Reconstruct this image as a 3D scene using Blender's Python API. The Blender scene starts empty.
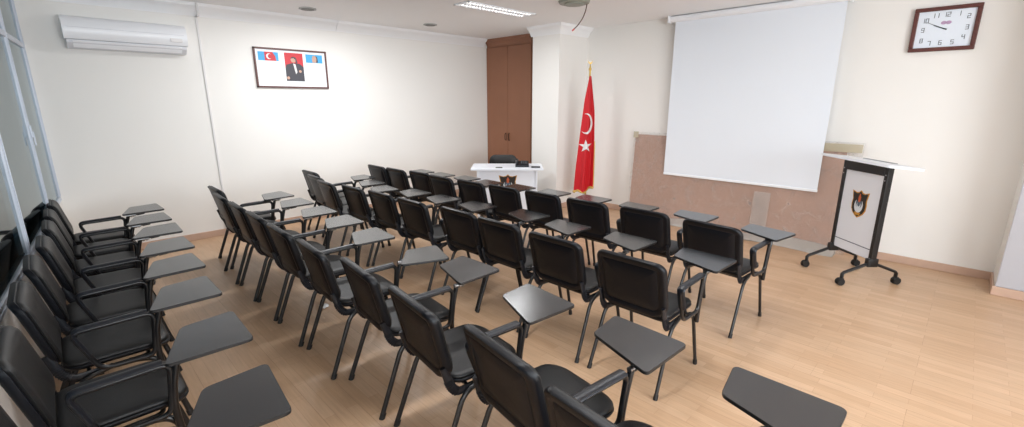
import bpy, bmesh, math, random
from mathutils import Vector, Matrix
random.seed(7)
PI = math.pi
SC = bpy.context.scene
COL = SC.collection

# ------------------------------------------------------------------ camera
CAM_H = 1.70
cd = bpy.data.cameras.new('camera')
cam = bpy.data.objects.new('camera', cd)
COL.objects.link(cam)
cd.sensor_fit = 'HORIZONTAL'
cd.sensor_width = 36.0
cd.lens = 455.0 / 1024.0 * 36.0
cd.clip_start = 0.02
cam.location = (0, 0, CAM_H)
cam.rotation_euler = (math.radians(90 - 13.9), 0, math.radians(45 - 90))
SC.camera = cam

# ------------------------------------------------------------------ world, exposure
w = bpy.data.worlds.new('world')
SC.world = w
w.use_nodes = True
bgn = w.node_tree.nodes['Background']
bgn.inputs[0].default_value = (0.50, 0.62, 0.66, 1)
bgn.inputs[1].default_value = 0.35
vs = SC.view_settings
SC.display_settings.display_device = 'sRGB'
vs.view_transform = 'Standard'
vs.look = 'None'
vs.exposure = 0.42
vs.gamma = 1.0
vs.use_curve_mapping = False

# room dimensions
W = 6.25        # front wall (screen)
D = 6.70        # far wall
H = 2.80
YR = -3.4       # wall on the right of the camera
def winx(y): return -0.05 - 0.078 * (D - y)     # slanted window wall

def area_light(name, loc, rot, sx, sy, power, color):
    l = bpy.data.lights.new(name, 'AREA')
    l.shape = 'RECTANGLE'; l.size = sx; l.size_y = sy
    l.energy = power; l.color = color
    o = bpy.data.objects.new(name, l)
    COL.objects.link(o)
    o.location = loc; o.rotation_euler = rot
    return o
# added broad fill light, unseen, at an assumed opening in the right hand wall
area_light('fill_light', (1.5, YR + 0.06, 1.50), (math.radians(98), 0, 0), 4.2, 1.8, 195, (0.89, 0.95, 1.0))
# second added fill light, unseen, just inside the glazing behind the camera
area_light('fill_light', (-.66, -1.45, 1.35), (math.radians(90), 0, math.radians(-90)), 2.0, 1.8, 32, (0.89, 0.95, 1.0))
# ------------------------------------------------------------------ materials
def lin(c):
    c = c / 255.0
    return c / 12.92 if c <= 0.04045 else ((c + 0.055) / 1.055) ** 2.4
def rgb(r, g, b): return (lin(r), lin(g), lin(b), 1)
def mat(name, col, rough=0.5, metal=0.0, spec=0.5, bump=None, vary=None, coat=0, trans=0, alpha=1, sheen=0):
    m = bpy.data.materials.new(name); m.use_nodes = True
    nt = m.node_tree; b = nt.nodes['Principled BSDF']
    b.inputs['Base Color'].default_value = col
    b.inputs['Roughness'].default_value = rough
    b.inputs['Metallic'].default_value = metal
    b.inputs['Specular IOR Level'].default_value = spec
    b.inputs['Coat Weight'].default_value = coat
    b.inputs['Transmission Weight'].default_value = trans
    b.inputs['Alpha'].default_value = alpha
    tc = nt.nodes.new('ShaderNodeTexCoord')
    if vary:
        s, amt = vary
        n = nt.nodes.new('ShaderNodeTexNoise'); n.inputs['Scale'].default_value = s; n.inputs['Detail'].default_value = 4
        nt.links.new(tc.outputs['Object'], n.inputs['Vector'])
        r = nt.nodes.new('ShaderNodeMapRange'); r.inputs['From Min'].default_value = .25; r.inputs['From Max'].default_value = .75
        r.inputs['To Min'].default_value = 1 - amt; r.inputs['To Max'].default_value = 1 + amt
        nt.links.new(n.outputs['Fac'], r.inputs['Value'])
        mx = nt.nodes.new('ShaderNodeVectorMath'); mx.operation = 'SCALE'
        mx.inputs[0].default_value = col[:3]
        nt.links.new(r.outputs['Result'], mx.inputs['Scale'])
        nt.links.new(mx.outputs['Vector'], b.inputs['Base Color'])
    if bump:
        s, st = bump
        n = nt.nodes.new('ShaderNodeTexNoise'); n.inputs['Scale'].default_value = s; n.inputs['Detail'].default_value = 3
        nt.links.new(tc.outputs['Object'], n.inputs['Vector'])
        bp = nt.nodes.new('ShaderNodeBump'); bp.inputs['Strength'].default_value = st; bp.inputs['Distance'].default_value = 0.004
        nt.links.new(n.outputs['Fac'], bp.inputs['Height'])
        nt.links.new(bp.outputs['Normal'], b.inputs['Normal'])
    return m

M = {}
M['wall'] = mat('cream_wall_paint', rgb(242, 240, 236), .7, bump=(60, .05), vary=(0.8, .012))
M['ceil'] = mat('ceiling_paint', rgb(249, 249, 250), .8, bump=(80, .05))
M['crown'] = mat('crown_gloss', rgb(250, 251, 253), .4)
M['plastic'] = mat('black_plastic', rgb(21, 24, 31), .34, bump=(400, .08))
M['shell'] = mat('black_shell', rgb(13, 15, 21), .4, spec=.3, bump=(350, .12))
M['leather'] = mat('black_leatherette', rgb(21, 21, 22), .48, bump=(220, .2))
M['tube'] = mat('black_steel_tube', rgb(16, 17, 20), .3, spec=.6)
M['tablet'] = mat('dark_tablet_laminate', rgb(26, 29, 33), .2, spec=1.0, vary=(30, .08), bump=(300, .03))
M['tablet'].node_tree.nodes['Principled BSDF'].inputs['IOR'].default_value = 1.65
M['edge'] = mat('tablet_edge', rgb(22, 22, 24), .4)
M['steel'] = mat('bright_steel', rgb(170, 172, 176), .3, 1.0)
M['alu'] = mat('white_aluminium', rgb(205, 212, 224), .35, .1)
M['white'] = mat('white_laminate', rgb(236, 240, 248), .35)
M['acwhite'] = mat('ac_white_plastic', rgb(248, 250, 254), .3)
M['acgrey'] = mat('ac_grey_plastic', rgb(222, 224, 230), .4)
M['screen'] = mat('screen_fabric', rgb(236, 242, 250), .75)
M['brown'] = mat('brown_door_laminate', rgb(152, 104, 78), .5, vary=(3, .05))
M['brown2'] = mat('brown_groove', rgb(96, 62, 44), .6)
M['base'] = mat('baseboard_wood', rgb(200, 168, 148), .45, vary=(5, .08))
M['red'] = mat('red_flag_cloth', rgb(204, 22, 34), .6, bump=(300, .1))
M['flagwhite'] = mat('flag_white', rgb(240, 238, 238), .6)
M['gold'] = mat('gold', rgb(196, 160, 80), .35, .6)
M['goldfringe'] = mat('gold_fringe', rgb(214, 180, 96), .6)
M['black'] = mat('black_metal', rgb(20, 20, 22), .4)
M['rubber'] = mat('black_rubber', rgb(16, 16, 17), .6)
M['embblack'] = mat('emblem_black', rgb(34, 26, 20), .5)
M['embgold'] = mat('emblem_gold', rgb(196, 140, 50), .5)
M['embred'] = mat('emblem_red', rgb(190, 90, 50), .5)
M['embwhite'] = mat('emblem_white', rgb(215, 220, 225), .5)
M['embgrey'] = mat('emblem_grey', rgb(80, 96, 110), .5)
M['clockframe'] = mat('clock_frame_wood', rgb(92, 48, 42), .35, vary=(8, .15))
M['clockface'] = mat('clock_face', rgb(232, 240, 250), .4)
M['numeral'] = mat('clock_numeral', rgb(98, 104, 112), .5)
M['purple'] = mat('clock_badge', rgb(186, 156, 190), .5)
M['picframe'] = mat('picture_frame_wood', rgb(96, 60, 56), .4)
M['paper'] = mat('poster_paper', rgb(240, 244, 248), .4)
M['blue'] = mat('print_blue', rgb(70, 170, 225), .5)
M['printred'] = mat('print_red', rgb(205, 50, 60), .5)
M['skin'] = mat('print_skin', rgb(200, 160, 140), .5)
M['suit'] = mat('print_suit', rgb(66, 66, 74), .5)
M['textgrey'] = mat('print_text', rgb(216, 222, 226), .5)
M['wire'] = mat('brown_wire', rgb(92, 60, 56), .5)
M['wirered'] = mat('red_wire_end', rgb(215, 90, 80), .5)
M['vent'] = mat('ceiling_speaker_grey', rgb(178, 178, 176), .6)
M['ventdark'] = mat('ceiling_speaker_dark', rgb(120, 120, 116), .6)
M['detector'] = mat('greenish_grey_disc', rgb(150, 152, 140), .5)
M['tape'] = mat('yellowish_tape', rgb(208, 198, 172), .35, alpha=.6)
M['papercrumple'] = mat('white_scrap', rgb(235, 235, 235), .7)
M['plasticgrey'] = mat('plastic_sheet_grey', rgb(196, 188, 180), .3, spec=.6, bump=(14, .9), alpha=.75)
M['lectgrey'] = mat('lectern_panel', rgb(226, 229, 236), .4)
M['greyline'] = mat('grey_line', rgb(90, 92, 110), .5)

def floor_mat():
    m = bpy.data.materials.new('oak_laminate'); m.use_nodes = True
    nt = m.node_tree; N = nt.nodes; L = nt.links; b = N['Principled BSDF']
    tc = N.new('ShaderNodeTexCoord')
    mp = N.new('ShaderNodeMapping'); mp.inputs['Rotation'].default_value = (0, 0, PI / 2)
    L.new(tc.outputs['Object'], mp.inputs['Vector'])
    def brick(w_, h_, c1, c2, mort, ms):
        k = N.new('ShaderNodeTexBrick'); k.offset = .37; k.offset_frequency = 2
        k.inputs['Color1'].default_value = c1; k.inputs['Color2'].default_value = c2
        k.inputs['Mortar'].default_value = mort
        k.inputs['Scale'].default_value = 1; k.inputs['Mortar Size'].default_value = ms
        k.inputs['Brick Width'].default_value = w_; k.inputs['Row Height'].default_value = h_
        k.inputs['Bias'].default_value = 0.0
        L.new(mp.outputs['Vector'], k.inputs['Vector']); return k
    k1 = brick(.42, .066, rgb(205, 171, 139), rgb(193, 157, 124), rgb(185, 148, 117), .0012)
    k2 = brick(1.28, .198, (1, 1, 1, 1), (.96, .96, .96, 1), (.82, .80, .78, 1), .0012)
    nm = N.new('ShaderNodeMapping'); nm.inputs['Scale'].default_value = (22, 1.3, 1)
    L.new(tc.outputs['Object'], nm.inputs['Vector'])
    ns = N.new('ShaderNodeTexNoise'); ns.inputs['Scale'].default_value = 3.0; ns.inputs['Detail'].default_value = 6; ns.inputs['Roughness'].default_value = .6
    L.new(nm.outputs['Vector'], ns.inputs['Vector'])
    cr = N.new('ShaderNodeMapRange'); cr.inputs['From Min'].default_value = .3; cr.inputs['From Max'].default_value = .7
    cr.inputs['To Min'].default_value = .90; cr.inputs['To Max'].default_value = 1.07
    L.new(ns.outputs['Fac'], cr.inputs['Value'])
    mx = N.new('ShaderNodeMix'); mx.data_type = 'RGBA'; mx.blend_type = 'MULTIPLY'; mx.inputs[0].default_value = 1
    L.new(k1.outputs['Color'], mx.inputs[6]); L.new(k2.outputs['Color'], mx.inputs[7])
    sc = N.new('ShaderNodeVectorMath'); sc.operation = 'SCALE'
    L.new(mx.outputs[2], sc.inputs[0]); L.new(cr.outputs['Result'], sc.inputs['Scale'])
    L.new(sc.outputs['Vector'], b.inputs['Base Color'])
    b.inputs['Roughness'].default_value = .36
    b.inputs['Specular IOR Level'].default_value = .45
    bp = N.new('ShaderNodeBump'); bp.inputs['Strength'].default_value = .12; bp.inputs['Distance'].default_value = .002
    L.new(ns.outputs['Fac'], bp.inputs['Height']); L.new(bp.outputs['Normal'], b.inputs['Normal'])
    return m
M['floor'] = floor_mat()

def glass_mat(name, tint, refl_rough=0.03, ior=1.5):
    m = bpy.data.materials.new(name); m.use_nodes = True
    nt = m.node_tree; N = nt.nodes; L = nt.links
    N.remove(N['Principled BSDF'])
    out = N['Material Output']
    fr = N.new('ShaderNodeFresnel'); fr.inputs['IOR'].default_value = ior
    gl = N.new('ShaderNodeBsdfGlossy'); gl.inputs['Roughness'].default_value = refl_rough
    gl.inputs['Color'].default_value = (.86, .93, .95, 1)
    tr = N.new('ShaderNodeBsdfTransparent'); tr.inputs['Color'].default_value = tint
    mx = N.new('ShaderNodeMixShader')
    L.new(fr.outputs[0], mx.inputs[0]); L.new(tr.outputs[0], mx.inputs[1]); L.new(gl.outputs[0], mx.inputs[2])
    L.new(mx.outputs[0], out.inputs[0])
    return m
M['glass'] = glass_mat('tinted_window_glass', (.45, .52, .54, 1), ior=2.0)

def board_mat():
    m = mat('wrapped_hardboard', rgb(184, 148, 130), .45, vary=(2.5, .06), bump=(8, .15))
    return m
M['board'] = board_mat()
def wrap_mat():
    m = bpy.data.materials.new('clear_plastic_wrap'); m.use_nodes = True
    nt = m.node_tree; N = nt.nodes; L = nt.links
    b = N['Principled BSDF']
    b.inputs['Base Color'].default_value = rgb(225, 216, 210); b.inputs['Roughness'].default_value = .25
    tc = N.new('ShaderNodeTexCoord')
    v = N.new('ShaderNodeTexNoise'); v.inputs['Scale'].default_value = 9; v.inputs['Detail'].default_value = 10; v.inputs['Distortion'].default_value = .6
    L.new(tc.outputs['Object'], v.inputs['Vector'])
    r = N.new('ShaderNodeMapRange'); r.inputs['From Min'].default_value = .5; r.inputs['From Max'].default_value = .78
    r.inputs['To Min'].default_value = .16; r.inputs['To Max'].default_value = .42
    L.new(v.outputs['Fac'], r.inputs['Value']); L.new(r.outputs['Result'], b.inputs['Alpha'])
    bp = N.new('ShaderNodeBump'); bp.inputs['Strength'].default_value = .5; bp.inputs['Distance'].default_value = .012
    L.new(v.outputs['Fac'], bp.inputs['Height']); L.new(bp.outputs['Normal'], b.inputs['Normal'])
    return m
M['wrap'] = wrap_mat()
def louvre_light():
    m = bpy.data.materials.new('lit_fluorescent_tube'); m.use_nodes = True
    b = m.node_tree.nodes['Principled BSDF']
    b.inputs['Base Color'].default_value = (1, 1, 1, 1)
    b.inputs['Emission Color'].default_value = (1, .97, .92, 1); b.inputs['Emission Strength'].default_value = 2.0
    return m
M['lamp'] = louvre_light()

# ------------------------------------------------------------------ helpers
def link(name, bm, m, parent=None, smooth=None, loc=None, rot=None):
    me = bpy.data.meshes.new(name)
    bmesh.ops.recalc_face_normals(bm, faces=bm.faces)
    if smooth is not None:
        ang = math.radians(smooth)
        for f in bm.faces: f.smooth = True
        for e in bm.edges:
            if len(e.link_faces) == 2 and e.calc_face_angle(0) > ang: e.smooth = False
    bm.to_mesh(me); bm.free()
    for mm in (m if isinstance(m, (list, tuple)) else [m]): me.materials.append(mm)
    o = bpy.data.objects.new(name, me); COL.objects.link(o)
    if parent is not None: o.parent = parent
    if loc is not None: o.location = loc
    if rot is not None: o.rotation_euler = rot
    return o
def thing(name, label, cat, loc=(0, 0, 0), rz=0, group=None):
    o = bpy.data.objects.new(name, None); COL.objects.link(o)
    o.empty_display_size = .1
    o.location = loc; o.rotation_euler = (0, 0, rz)
    o['label'] = label; o['category'] = cat
    if group: o['group'] = group
    return o
def tag(o, label, cat, group=None, kind=None):
    o['label'] = label; o['category'] = cat
    if group: o['group'] = group
    if kind: o['kind'] = kind
    return o
def struct(o): o['kind'] = 'structure'; return o
def box(bm, x0, x1, y0, y1, z0, z1, bev=0, mi=0, seg=2):
    b2 = bmesh.new()
    bmesh.ops.create_cube(b2, size=1)
    for v in b2.verts:
        v.co = Vector(((x0 + x1) / 2 + v.co.x * (x1 - x0), (y0 + y1) / 2 + v.co.y * (y1 - y0), (z0 + z1) / 2 + v.co.z * (z1 - z0)))
    if bev: bmesh.ops.bevel(b2, geom=b2.edges[:], offset=bev, segments=seg, affect='EDGES', profile=.5)
    merge(bm, b2, mi)
def merge(bm, b2, mi=0, mtx=None):
    vm = {}
    for v in b2.verts: vm[v] = bm.verts.new(mtx @ v.co if mtx else v.co)
    for f in b2.faces:
        try:
            g = bm.faces.new([vm[v] for v in f.verts]); g.material_index = mi
        except ValueError: pass
    b2.free()
def smoothpath(pts, r=.04, n=5):
    """round the inner corners of a polyline"""
    P = [Vector(p) for p in pts]; out = [P[0]]
    for i in range(1, len(P) - 1):
        a, b, c = P[i - 1], P[i], P[i + 1]
        d1 = (a - b); d2 = (c - b)
        k = min(r, d1.length * .48, d2.length * .48)
        p0 = b + d1.normalized() * k; p1 = b + d2.normalized() * k
        for j in range(n + 1):
            t = j / n
            out.append((1 - t) ** 2 * p0 + 2 * t * (1 - t) * b + t * t * p1)
    out.append(P[-1]); return out
def tube(bm, pts, ra, rb=None, seg=8, closed=False, mi=0, up=Vector((0, 1, 0)), caps=True):
    """tube along pts, ra = half-size along 'up' axis, rb = half-size across"""
    rb = rb or ra
    P = [Vector(p) for p in pts]; n = len(P); rings = []
    for i in range(n):
        if closed: t = (P[(i + 1) % n] - P[i - 1])
        else: t = (P[min(i + 1, n - 1)] - P[max(i - 1, 0)])
        t.normalize()
        u = up - t * up.dot(t)
        if u.length < 1e-3: u = Vector((1, 0, 0)) - t * t.x
        u.normalize(); v = t.cross(u)
        rings.append([bm.verts.new(P[i] + u * ra * math.cos(2 * PI * k / seg) + v * rb * math.sin(2 * PI * k / seg)) for k in range(seg)])
    m = n if closed else n - 1
    for i in range(m):
        A = rings[i]; B = rings[(i + 1) % n]
        for k in range(seg):
            f = bm.faces.new((A[k], A[(k + 1) % seg], B[(k + 1) % seg], B[k])); f.material_index = mi
    if not closed and caps:
        for R in (rings[0], rings[-1]):
            f = bm.faces.new(R); f.material_index = mi
def rrect(w_, h_, r, n=6):
    """rounded rectangle outline (u,v) ccw. r may be 4 radii: ++, -+, --, +-"""
    if not isinstance(r, (list, tuple)): r = [r] * 4
    pts = []
    for q, (sx, sy) in enumerate(((1, 1), (-1, 1), (-1, -1), (1, -1))):
        cx = sx * (w_ / 2 - r[q]); cy = sy * (h_ / 2 - r[q])
        for k in range(n + 1):
            a = q * PI / 2 + k / n * PI / 2
            pts.append((cx + r[q] * math.cos(a), cy + r[q] * math.sin(a)))
    return pts
def rings_mesh(bm, rings, fn, mi=0, cap0=True, cap1=True, mis=None):
    """rings: list of lists of (u,v,d); fn maps to xyz"""
    R = [[bm.verts.new(fn(*p)) for p in r] for r in rings]
    n = len(R[0])
    for i in range(len(R) - 1):
        for k in range(n):
            f = bm.faces.new((R[i][k], R[i][(k + 1) % n], R[i + 1][(k + 1) % n], R[i + 1][k]))
            f.material_index = mis[i] if mis else mi
    for c, ring in ((cap0, R[0]), (cap1, R[-1])):
        if c:
            ctr = bm.verts.new(sum((v.co for v in ring), Vector()) / n)
            for k in range(n):
                f = bm.faces.new((ring[k], ring[(k + 1) % n], ctr)); f.material_index = mi
def ring(w_, h_, r, inset, d, n=6):
    rr = [max(.006, q - inset) for q in (r if isinstance(r, (list, tuple)) else [r] * 4)]
    return [(u, v, d) for u, v in rrect(w_ - 2 * inset, h_ - 2 * inset, rr, n)]
def poly_prism(bm, pts, fn, d0, d1, mi=0):
    """extruded polygon: pts (u,v), fn(u,v,d)"""
    A = [bm.verts.new(fn(u, v, d0)) for u, v in pts]; B = [bm.verts.new(fn(u, v, d1)) for u, v in pts]
    n = len(pts)
    fa = bm.faces.new(A); fb = bm.faces.new(B)
    fa.normal_update(); fb.normal_update()
    fs = [fa, fb]
    for k in range(n): fs.append(bm.faces.new((A[k], A[(k + 1) % n], B[(k + 1) % n], B[k])))
    for f in fs: f.material_index = mi
    bmesh.ops.triangulate(bm, faces=[fa, fb])
def disc(bm, c, axis, r, h, seg=20, mi=0, r2=None):
    b2 = bmesh.new()
    bmesh.ops.create_cone(b2, cap_ends=True, segments=seg, radius1=r, radius2=r if r2 is None else r2, depth=h)
    q = Vector((0, 0, 1)).rotation_difference(Vector(axis)).to_matrix().to_4x4()
    merge(bm, b2, mi, Matrix.Translation(Vector(c)) @ q)
def copy_tree(o, parent=None):
    c = o.copy(); COL.objects.link(c)
    if parent is not None: c.parent = parent
    for ch in list(o.children): copy_tree(ch, c)
    return c

# ------------------------------------------------------------------ room shell
bm = bmesh.new(); box(bm, -1.3, W + .1, YR - .1, D + .1, -.1, 0)
struct(link('floor', bm, M['floor']))
bm = bmesh.new(); box(bm, -1.3, W + .1, YR - .1, D + .1, H, H + .1)
struct(link('ceiling', bm, M['ceil']))
bm = bmesh.new(); box(bm, -.3, W + .1, D, D + .1, 0, H)
struct(link('wall_far', bm, M['wall']))
bm = bmesh.new(); box(bm, W, W + .1, YR, D, 0, H)
struct(link('wall_front', bm, M['wall']))
# column in the far right corner
CX, CY0, CY1 = 5.56, 4.56, 5.10
bm = bmesh.new(); box(bm, CX, W, CY0, CY1, 0, H)
struct(link('wall_pillar', bm, M['wall']))
# wall return at the right edge of the picture
RX, RY = 5.78, -.372
bm = bmesh.new(); box(bm, RX, W, YR, RY, 0, H)
struct(link('wall_return', bm, M['wall']))
# glossy plastic corner panel on that return
bm = bmesh.new(); box(bm, RX - .012, RX, -1.9, RY - .002, .085, 2.3, bev=.003)
tag(link('wall_panel', bm, mat('grey_gloss_panel', rgb(184, 184, 190), .3)), 'grey glossy panel fixed on the projecting wall at the right edge', 'wall panel')
# unseen right wall, with an assumed opening around the added fill light
bm = bmesh.new()
box(bm, -1.3, -.62, YR - .1, YR, 0, H); box(bm, 3.62, W, YR - .1, YR, 0, H)
box(bm, -.62, 3.62, YR - .1, YR, 0, .58); box(bm, -.62, 3.62, YR - .1, YR, 2.42, H)
struct(link('wall_right', bm, M['wall']))
# window wall on the left: sill wall + aluminium curtain wall
ang = math.atan(0.078)
def on_win(o):
    o.location = (winx(D), D, 0); o.rotation_euler = (0, 0, -ang); return o
# local frame: y from 0 (far corner) to negative, x=0 is the glass plane, room at +x
WL = (D - YR) / math.cos(ang) + .05
SILL = .68; TR = 2.20
bm = bmesh.new(); box(bm, -.14, .0, -WL, 0, 0, SILL)
o = struct(link('wall_left', bm, M['wall'])); on_win(o)
bm = bmesh.new(); box(bm, -.14, .012, -WL, 0, SILL, SILL + .02, bev=.004)
o = struct(link('trim_1', bm, M['alu'])); on_win(o); 
bm = bmesh.new()
box(bm, -.05, .010, -WL, 0, H - .05, H, bev=.003)
box(bm, -.05, .008, -WL, 0, SILL + .02, SILL + .045, bev=.003)
box(bm, -.05, .010, -WL, 0, TR, TR + .045, bev=.003)
MUL = [-.02, -1.05, -2.42, -3.75, -5.1, -6.4, -7.7, -9.0]
for y in MUL:
    box(bm, -.05, .008, y - .022, y + .022, SILL + .03, H, bev=.003)
    box(bm, .008, .014, y - .007, y + .007, SILL + .05, H, bev=.002)
fr = struct(link('window_1', bm, M['alu'])); on_win(fr)
for i in range(len(MUL) - 1):
    a, b_ = MUL[i + 1] + .026, MUL[i] - .026
    bm = bmesh.new(); box(bm, -.012, -.004, a, b_, SILL + .04, TR + .005)
    link('pane', bm, M['glass'], fr)
    bm = bmesh.new(); box(bm, -.012, -.004, a, b_, TR + .04, H - .055)
    link('pane', bm, M['glass'], fr)
for i in (1, 3):
    bm = bmesh.new(); y = MUL[i]
    box(bm, .008, .022, y - .012, y + .012, 1.40, 1.50, bev=.004); box(bm, .02, .03, y - .008, y + .008, 1.33, 1.45, bev=.003)
    link('handle', bm, M['alu'], fr)

# baseboards
def baseb(name, x0, x1, y0, y1):
    bm = bmesh.new(); box(bm, x0, x1, y0, y1, 0, .082, bev=.004)
    return struct(link(name, bm, M['base']))
baseb('baseboard_far', -.04, W - .03, D - .016, D)
baseb('baseboard_front', W - .016, W, RY, CY0)
baseb('baseboard_pillar', CX - .016, W - .02, CY0 - .016, CY0)
baseb('baseboard_pillar_side', CX - .016, CX, CY0, CY1)
baseb('baseboard_return', RX - .016, RX, YR, RY + .016)
baseb('baseboard_return_side', RX, W - .016, RY, RY + .016)

# crown moulding
def crown(name, path, gloss=M['crown']):
    """path: list of xy; profile offset to the left of the direction"""
    prof = [(0, -.135), (.012, -.135), (.016, -.12), (.03, -.105), (.045, -.075), (.075, -.05), (.1, -.03), (.105, -.012), (.115, -.01), (.115, 0), (0, 0)]
    bm = bmesh.new(); P = [Vector(p) for p in path]; R = []
    for i, p in enumerate(P):
        ds = []
        if i > 0: ds.append((P[i] - P[i - 1]).normalized())
        if i < len(P) - 1: ds.append((P[i + 1] - P[i]).normalized())
        ns = [Vector((-d.y, d.x)) for d in ds]
        if len(ns) == 2:
            n = (ns[0] + ns[1]); n = n / n.dot(ns[0])
        else: n = ns[0]
        R.append([bm.verts.new((p.x + n.x * a, p.y + n.y * a, H + b)) for a, b in prof])
    m = len(prof)
    for i in range(len(R) - 1):
        for k in range(m): bm.faces.new((R[i][k], R[i][(k + 1) % m], R[i + 1][(k + 1) % m], R[i + 1][k]))
    bm.faces.new(R[0]); bm.faces.new(R[-1])
    return struct(link(name, bm, gloss, smooth=35))
crown('trim_2', [(W - .30, D), (3.13, D)])
crown('trim_3', [(3.125, D), (-.02, D)])
crown('trim_4', [(CX, CY1 + .03), (CX, CY0), (W, CY0)][::-1])

# ------------------------------------------------------------------ conduit on the far wall
bm = bmesh.new(); box(bm, 1.425, 1.447, D - .014, D, .1, H - .13, bev=.003)
box(bm, 1.425, 1.447, D - .13, D - .11, H - .13, H, bev=.003)
box(bm, 1.425, 1.447, D - .13, D - .0, H - .15, H - .128, bev=.003)
cdt = link('cable_duct', bm, mat('duct_plastic', rgb(226, 224, 224), .5))
tag(cdt, 'thin white vertical cable duct running down the long white wall', 'cable duct')
bm = bmesh.new(); box(bm, 1.41, 1.462, D - .03, D - .014, .10, .30, bev=.004)
link('cover_box', bm, M['crown'], cdt)

# ------------------------------------------------------------------ air conditioner
ac = thing('air_conditioner', 'long white wall mounted air conditioner under the crown moulding', 'air conditioner', (.25, D, 2.22))
bm = bmesh.new()
prof = [(0, .10), (0, .31), (-.06, .315), (-.14, .30), (-.185, .26), (-.20, .20), (-.195, .13), (-.17, .085), (-.12, .08)]
def prism_x(bm, prof, x0, x1):
    A = [bm.verts.new((x0, y, z)) for y, z in prof]; B = [bm.verts.new((x1, y, z)) for y, z in prof]
    n = len(prof); bm.faces.new(A); bm.faces.new(B)
    for k in range(n): bm.faces.new((A[k], A[(k + 1) % n], B[(k + 1) % n], B[k]))
prism_x(bm, prof, 0, 1.03)
link('body', bm, M['acwhite'], ac, smooth=40)
bm = bmesh.new(); prism_x(bm, [(-.0, .0), (-.0, .10), (-.12, .08), (-.165, .08), (-.16, .05), (-.10, .0)], .015, 1.015)
link('air_outlet', bm, M['acgrey'], ac, smooth=30)
bm = bmesh.new(); prism_x(bm, [(-.166, .072), (-.172, .068), (-.125, .008), (-.118, .01)], .06, .97)
link('louvre', bm, M['acwhite'], ac)
bm = bmesh.new(); box(bm, .87, .98, -.204, -.19, .12, .16, bev=.003)
link('display', bm, M['flagwhite'], ac)
bm = bmesh.new(); box(bm, .03, 1.0, -.2025, -.19, .195, .199)
link('panel_line', bm, M['acgrey'], ac)

# ------------------------------------------------------------------ framed poster on far wall
PX0, PX1, PZ0, PZ1 = 2.00, 2.945, 1.87, 2.375
pic = thing('framed_poster', 'wide brown framed poster with three coloured pictures on the long white wall', 'framed poster', ((PX0 + PX1) / 2, D, (PZ0 + PZ1) / 2))
pw, ph = PX1 - PX0, PZ1 - PZ0
bm = bmesh.new()
t = .022
box(bm, -pw / 2, pw / 2, -.03, 0, ph / 2 - t, ph / 2, bev=.003); box(bm, -pw / 2, pw / 2, -.03, 0, -ph / 2, -ph / 2 + t, bev=.003)
box(bm, -pw / 2, -pw / 2 + t, -.03, 0, -ph / 2, ph / 2, bev=.003); box(bm, pw / 2 - t, pw / 2, -.03, 0, -ph / 2, ph / 2, bev=.003)
link('frame', bm, M['picframe'], pic)
bm = bmesh.new(); box(bm, -pw / 2 + .01, pw / 2 - .01, -.016, -.002, -ph / 2 + .01, ph / 2 - .01)
pp = link('poster', bm, M['paper'], pic)
fy = lambda u, v, d: (u, -.016 - d, v)
def patch(name, m, pts, parent, d1=.001, d0=0, f=fy):
    bm = bmesh.new(); poly_prism(bm, pts, f, d0, d1); return link(name, bm, m, parent)
def rect(a, b, c, d): return [(a, c), (b, c), (b, d), (a, d)]
def circ(cx, cy, r, n=24, a0=0, a1=2 * PI, sx=1):
    return [(cx + sx * r * math.cos(a0 + (a1 - a0) * k / n), cy + r * math.sin(a0 + (a1 - a0) * k / n)) for k in range(n if a1 - a0 > 6.2 else n + 1)]
def crescent(cx, cy, R, r, off, n=20, rot=0):
    """crescent opening towards +u then rotated"""
    # intersection angle
    d = off; a = math.acos((R * R + d * d - r * r) / (2 * R * d)); b = math.acos((r * r + d * d - R * R) / (2 * r * d))
    pts = [(R * math.cos(a + (2 * PI - 2 * a) * k / n), R * math.sin(a + (2 * PI - 2 * a) * k / n)) for k in range(n + 1)]
    b2 = PI - b
    pts += [(d + r * math.cos(-b2 + -(2 * PI - 2 * b2) * k / n), r * math.sin(-b2 - (2 * PI - 2 * b2) * k / n)) for k in range(1, n)]
    c, s = math.cos(rot), math.sin(rot)
    return [(cx + x * c - y * s, cy + x * s + y * c) for x, y in pts]
def star(cx, cy, R, rot=0, k=.382):
    return [(cx + (R if i % 2 == 0 else R * k) * math.cos(rot + i * PI / 5), cy + (R if i % 2 == 0 else R * k) * math.sin(rot + i * PI / 5)) for i in range(10)]
patch('flag_picture', M['blue'], rect(-.42, -.17, .09, .20), pp)
patch('red_flag_print', M['printred'], [(-.34, .20), (-.24, .20), (-.21, .15), (-.20, .09), (-.34, .09)], pp, .002, .001)
patch('crescent_print', M['flagwhite'], crescent(-.285, .145, .036, .029, .014), pp, .003, .002)
patch('portrait_backdrop', M['printred'], rect(-.095, .145, -.16, .205), pp)
patch('portrait_suit', M['suit'], [(-.095, -.16), (.145, -.16), (.145, .03), (.09, .07), (.0, .075), (-.08, .05), (-.095, 0)], pp, .002, .001)
patch('portrait_head', M['skin'], circ(.015, .115, .033), pp, .003, .002)
patch('portrait_hair', M['suit'], [(-.02, .13), (0, .155), (.03, .155), (.055, .14), (.07, .08), (.045, .07), (.045, .12), (.02, .14)], pp, .0035, .003)
patch('portrait_shirt', M['flagwhite'], [(.01, .07), (.04, .06), (.055, -.04), (.035, -.07), (.025, -.02)], pp, .003, .002)
patch('portrait_hand', M['skin'], circ(.095, -.03, .018), pp, .003, .002)
patch('portrait_corner', M['skin'], circ(-.07, -.12, .02), pp, .003, .002)
patch('bust_picture', M['blue'], rect(.185, .415, .09, .20), pp)
patch('bust_head', M['skin'], [(.275, .095), (.335, .095), (.335, .16), (.315, .19), (.285, .185), (.27, .15)], pp, .002, .001)
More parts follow.
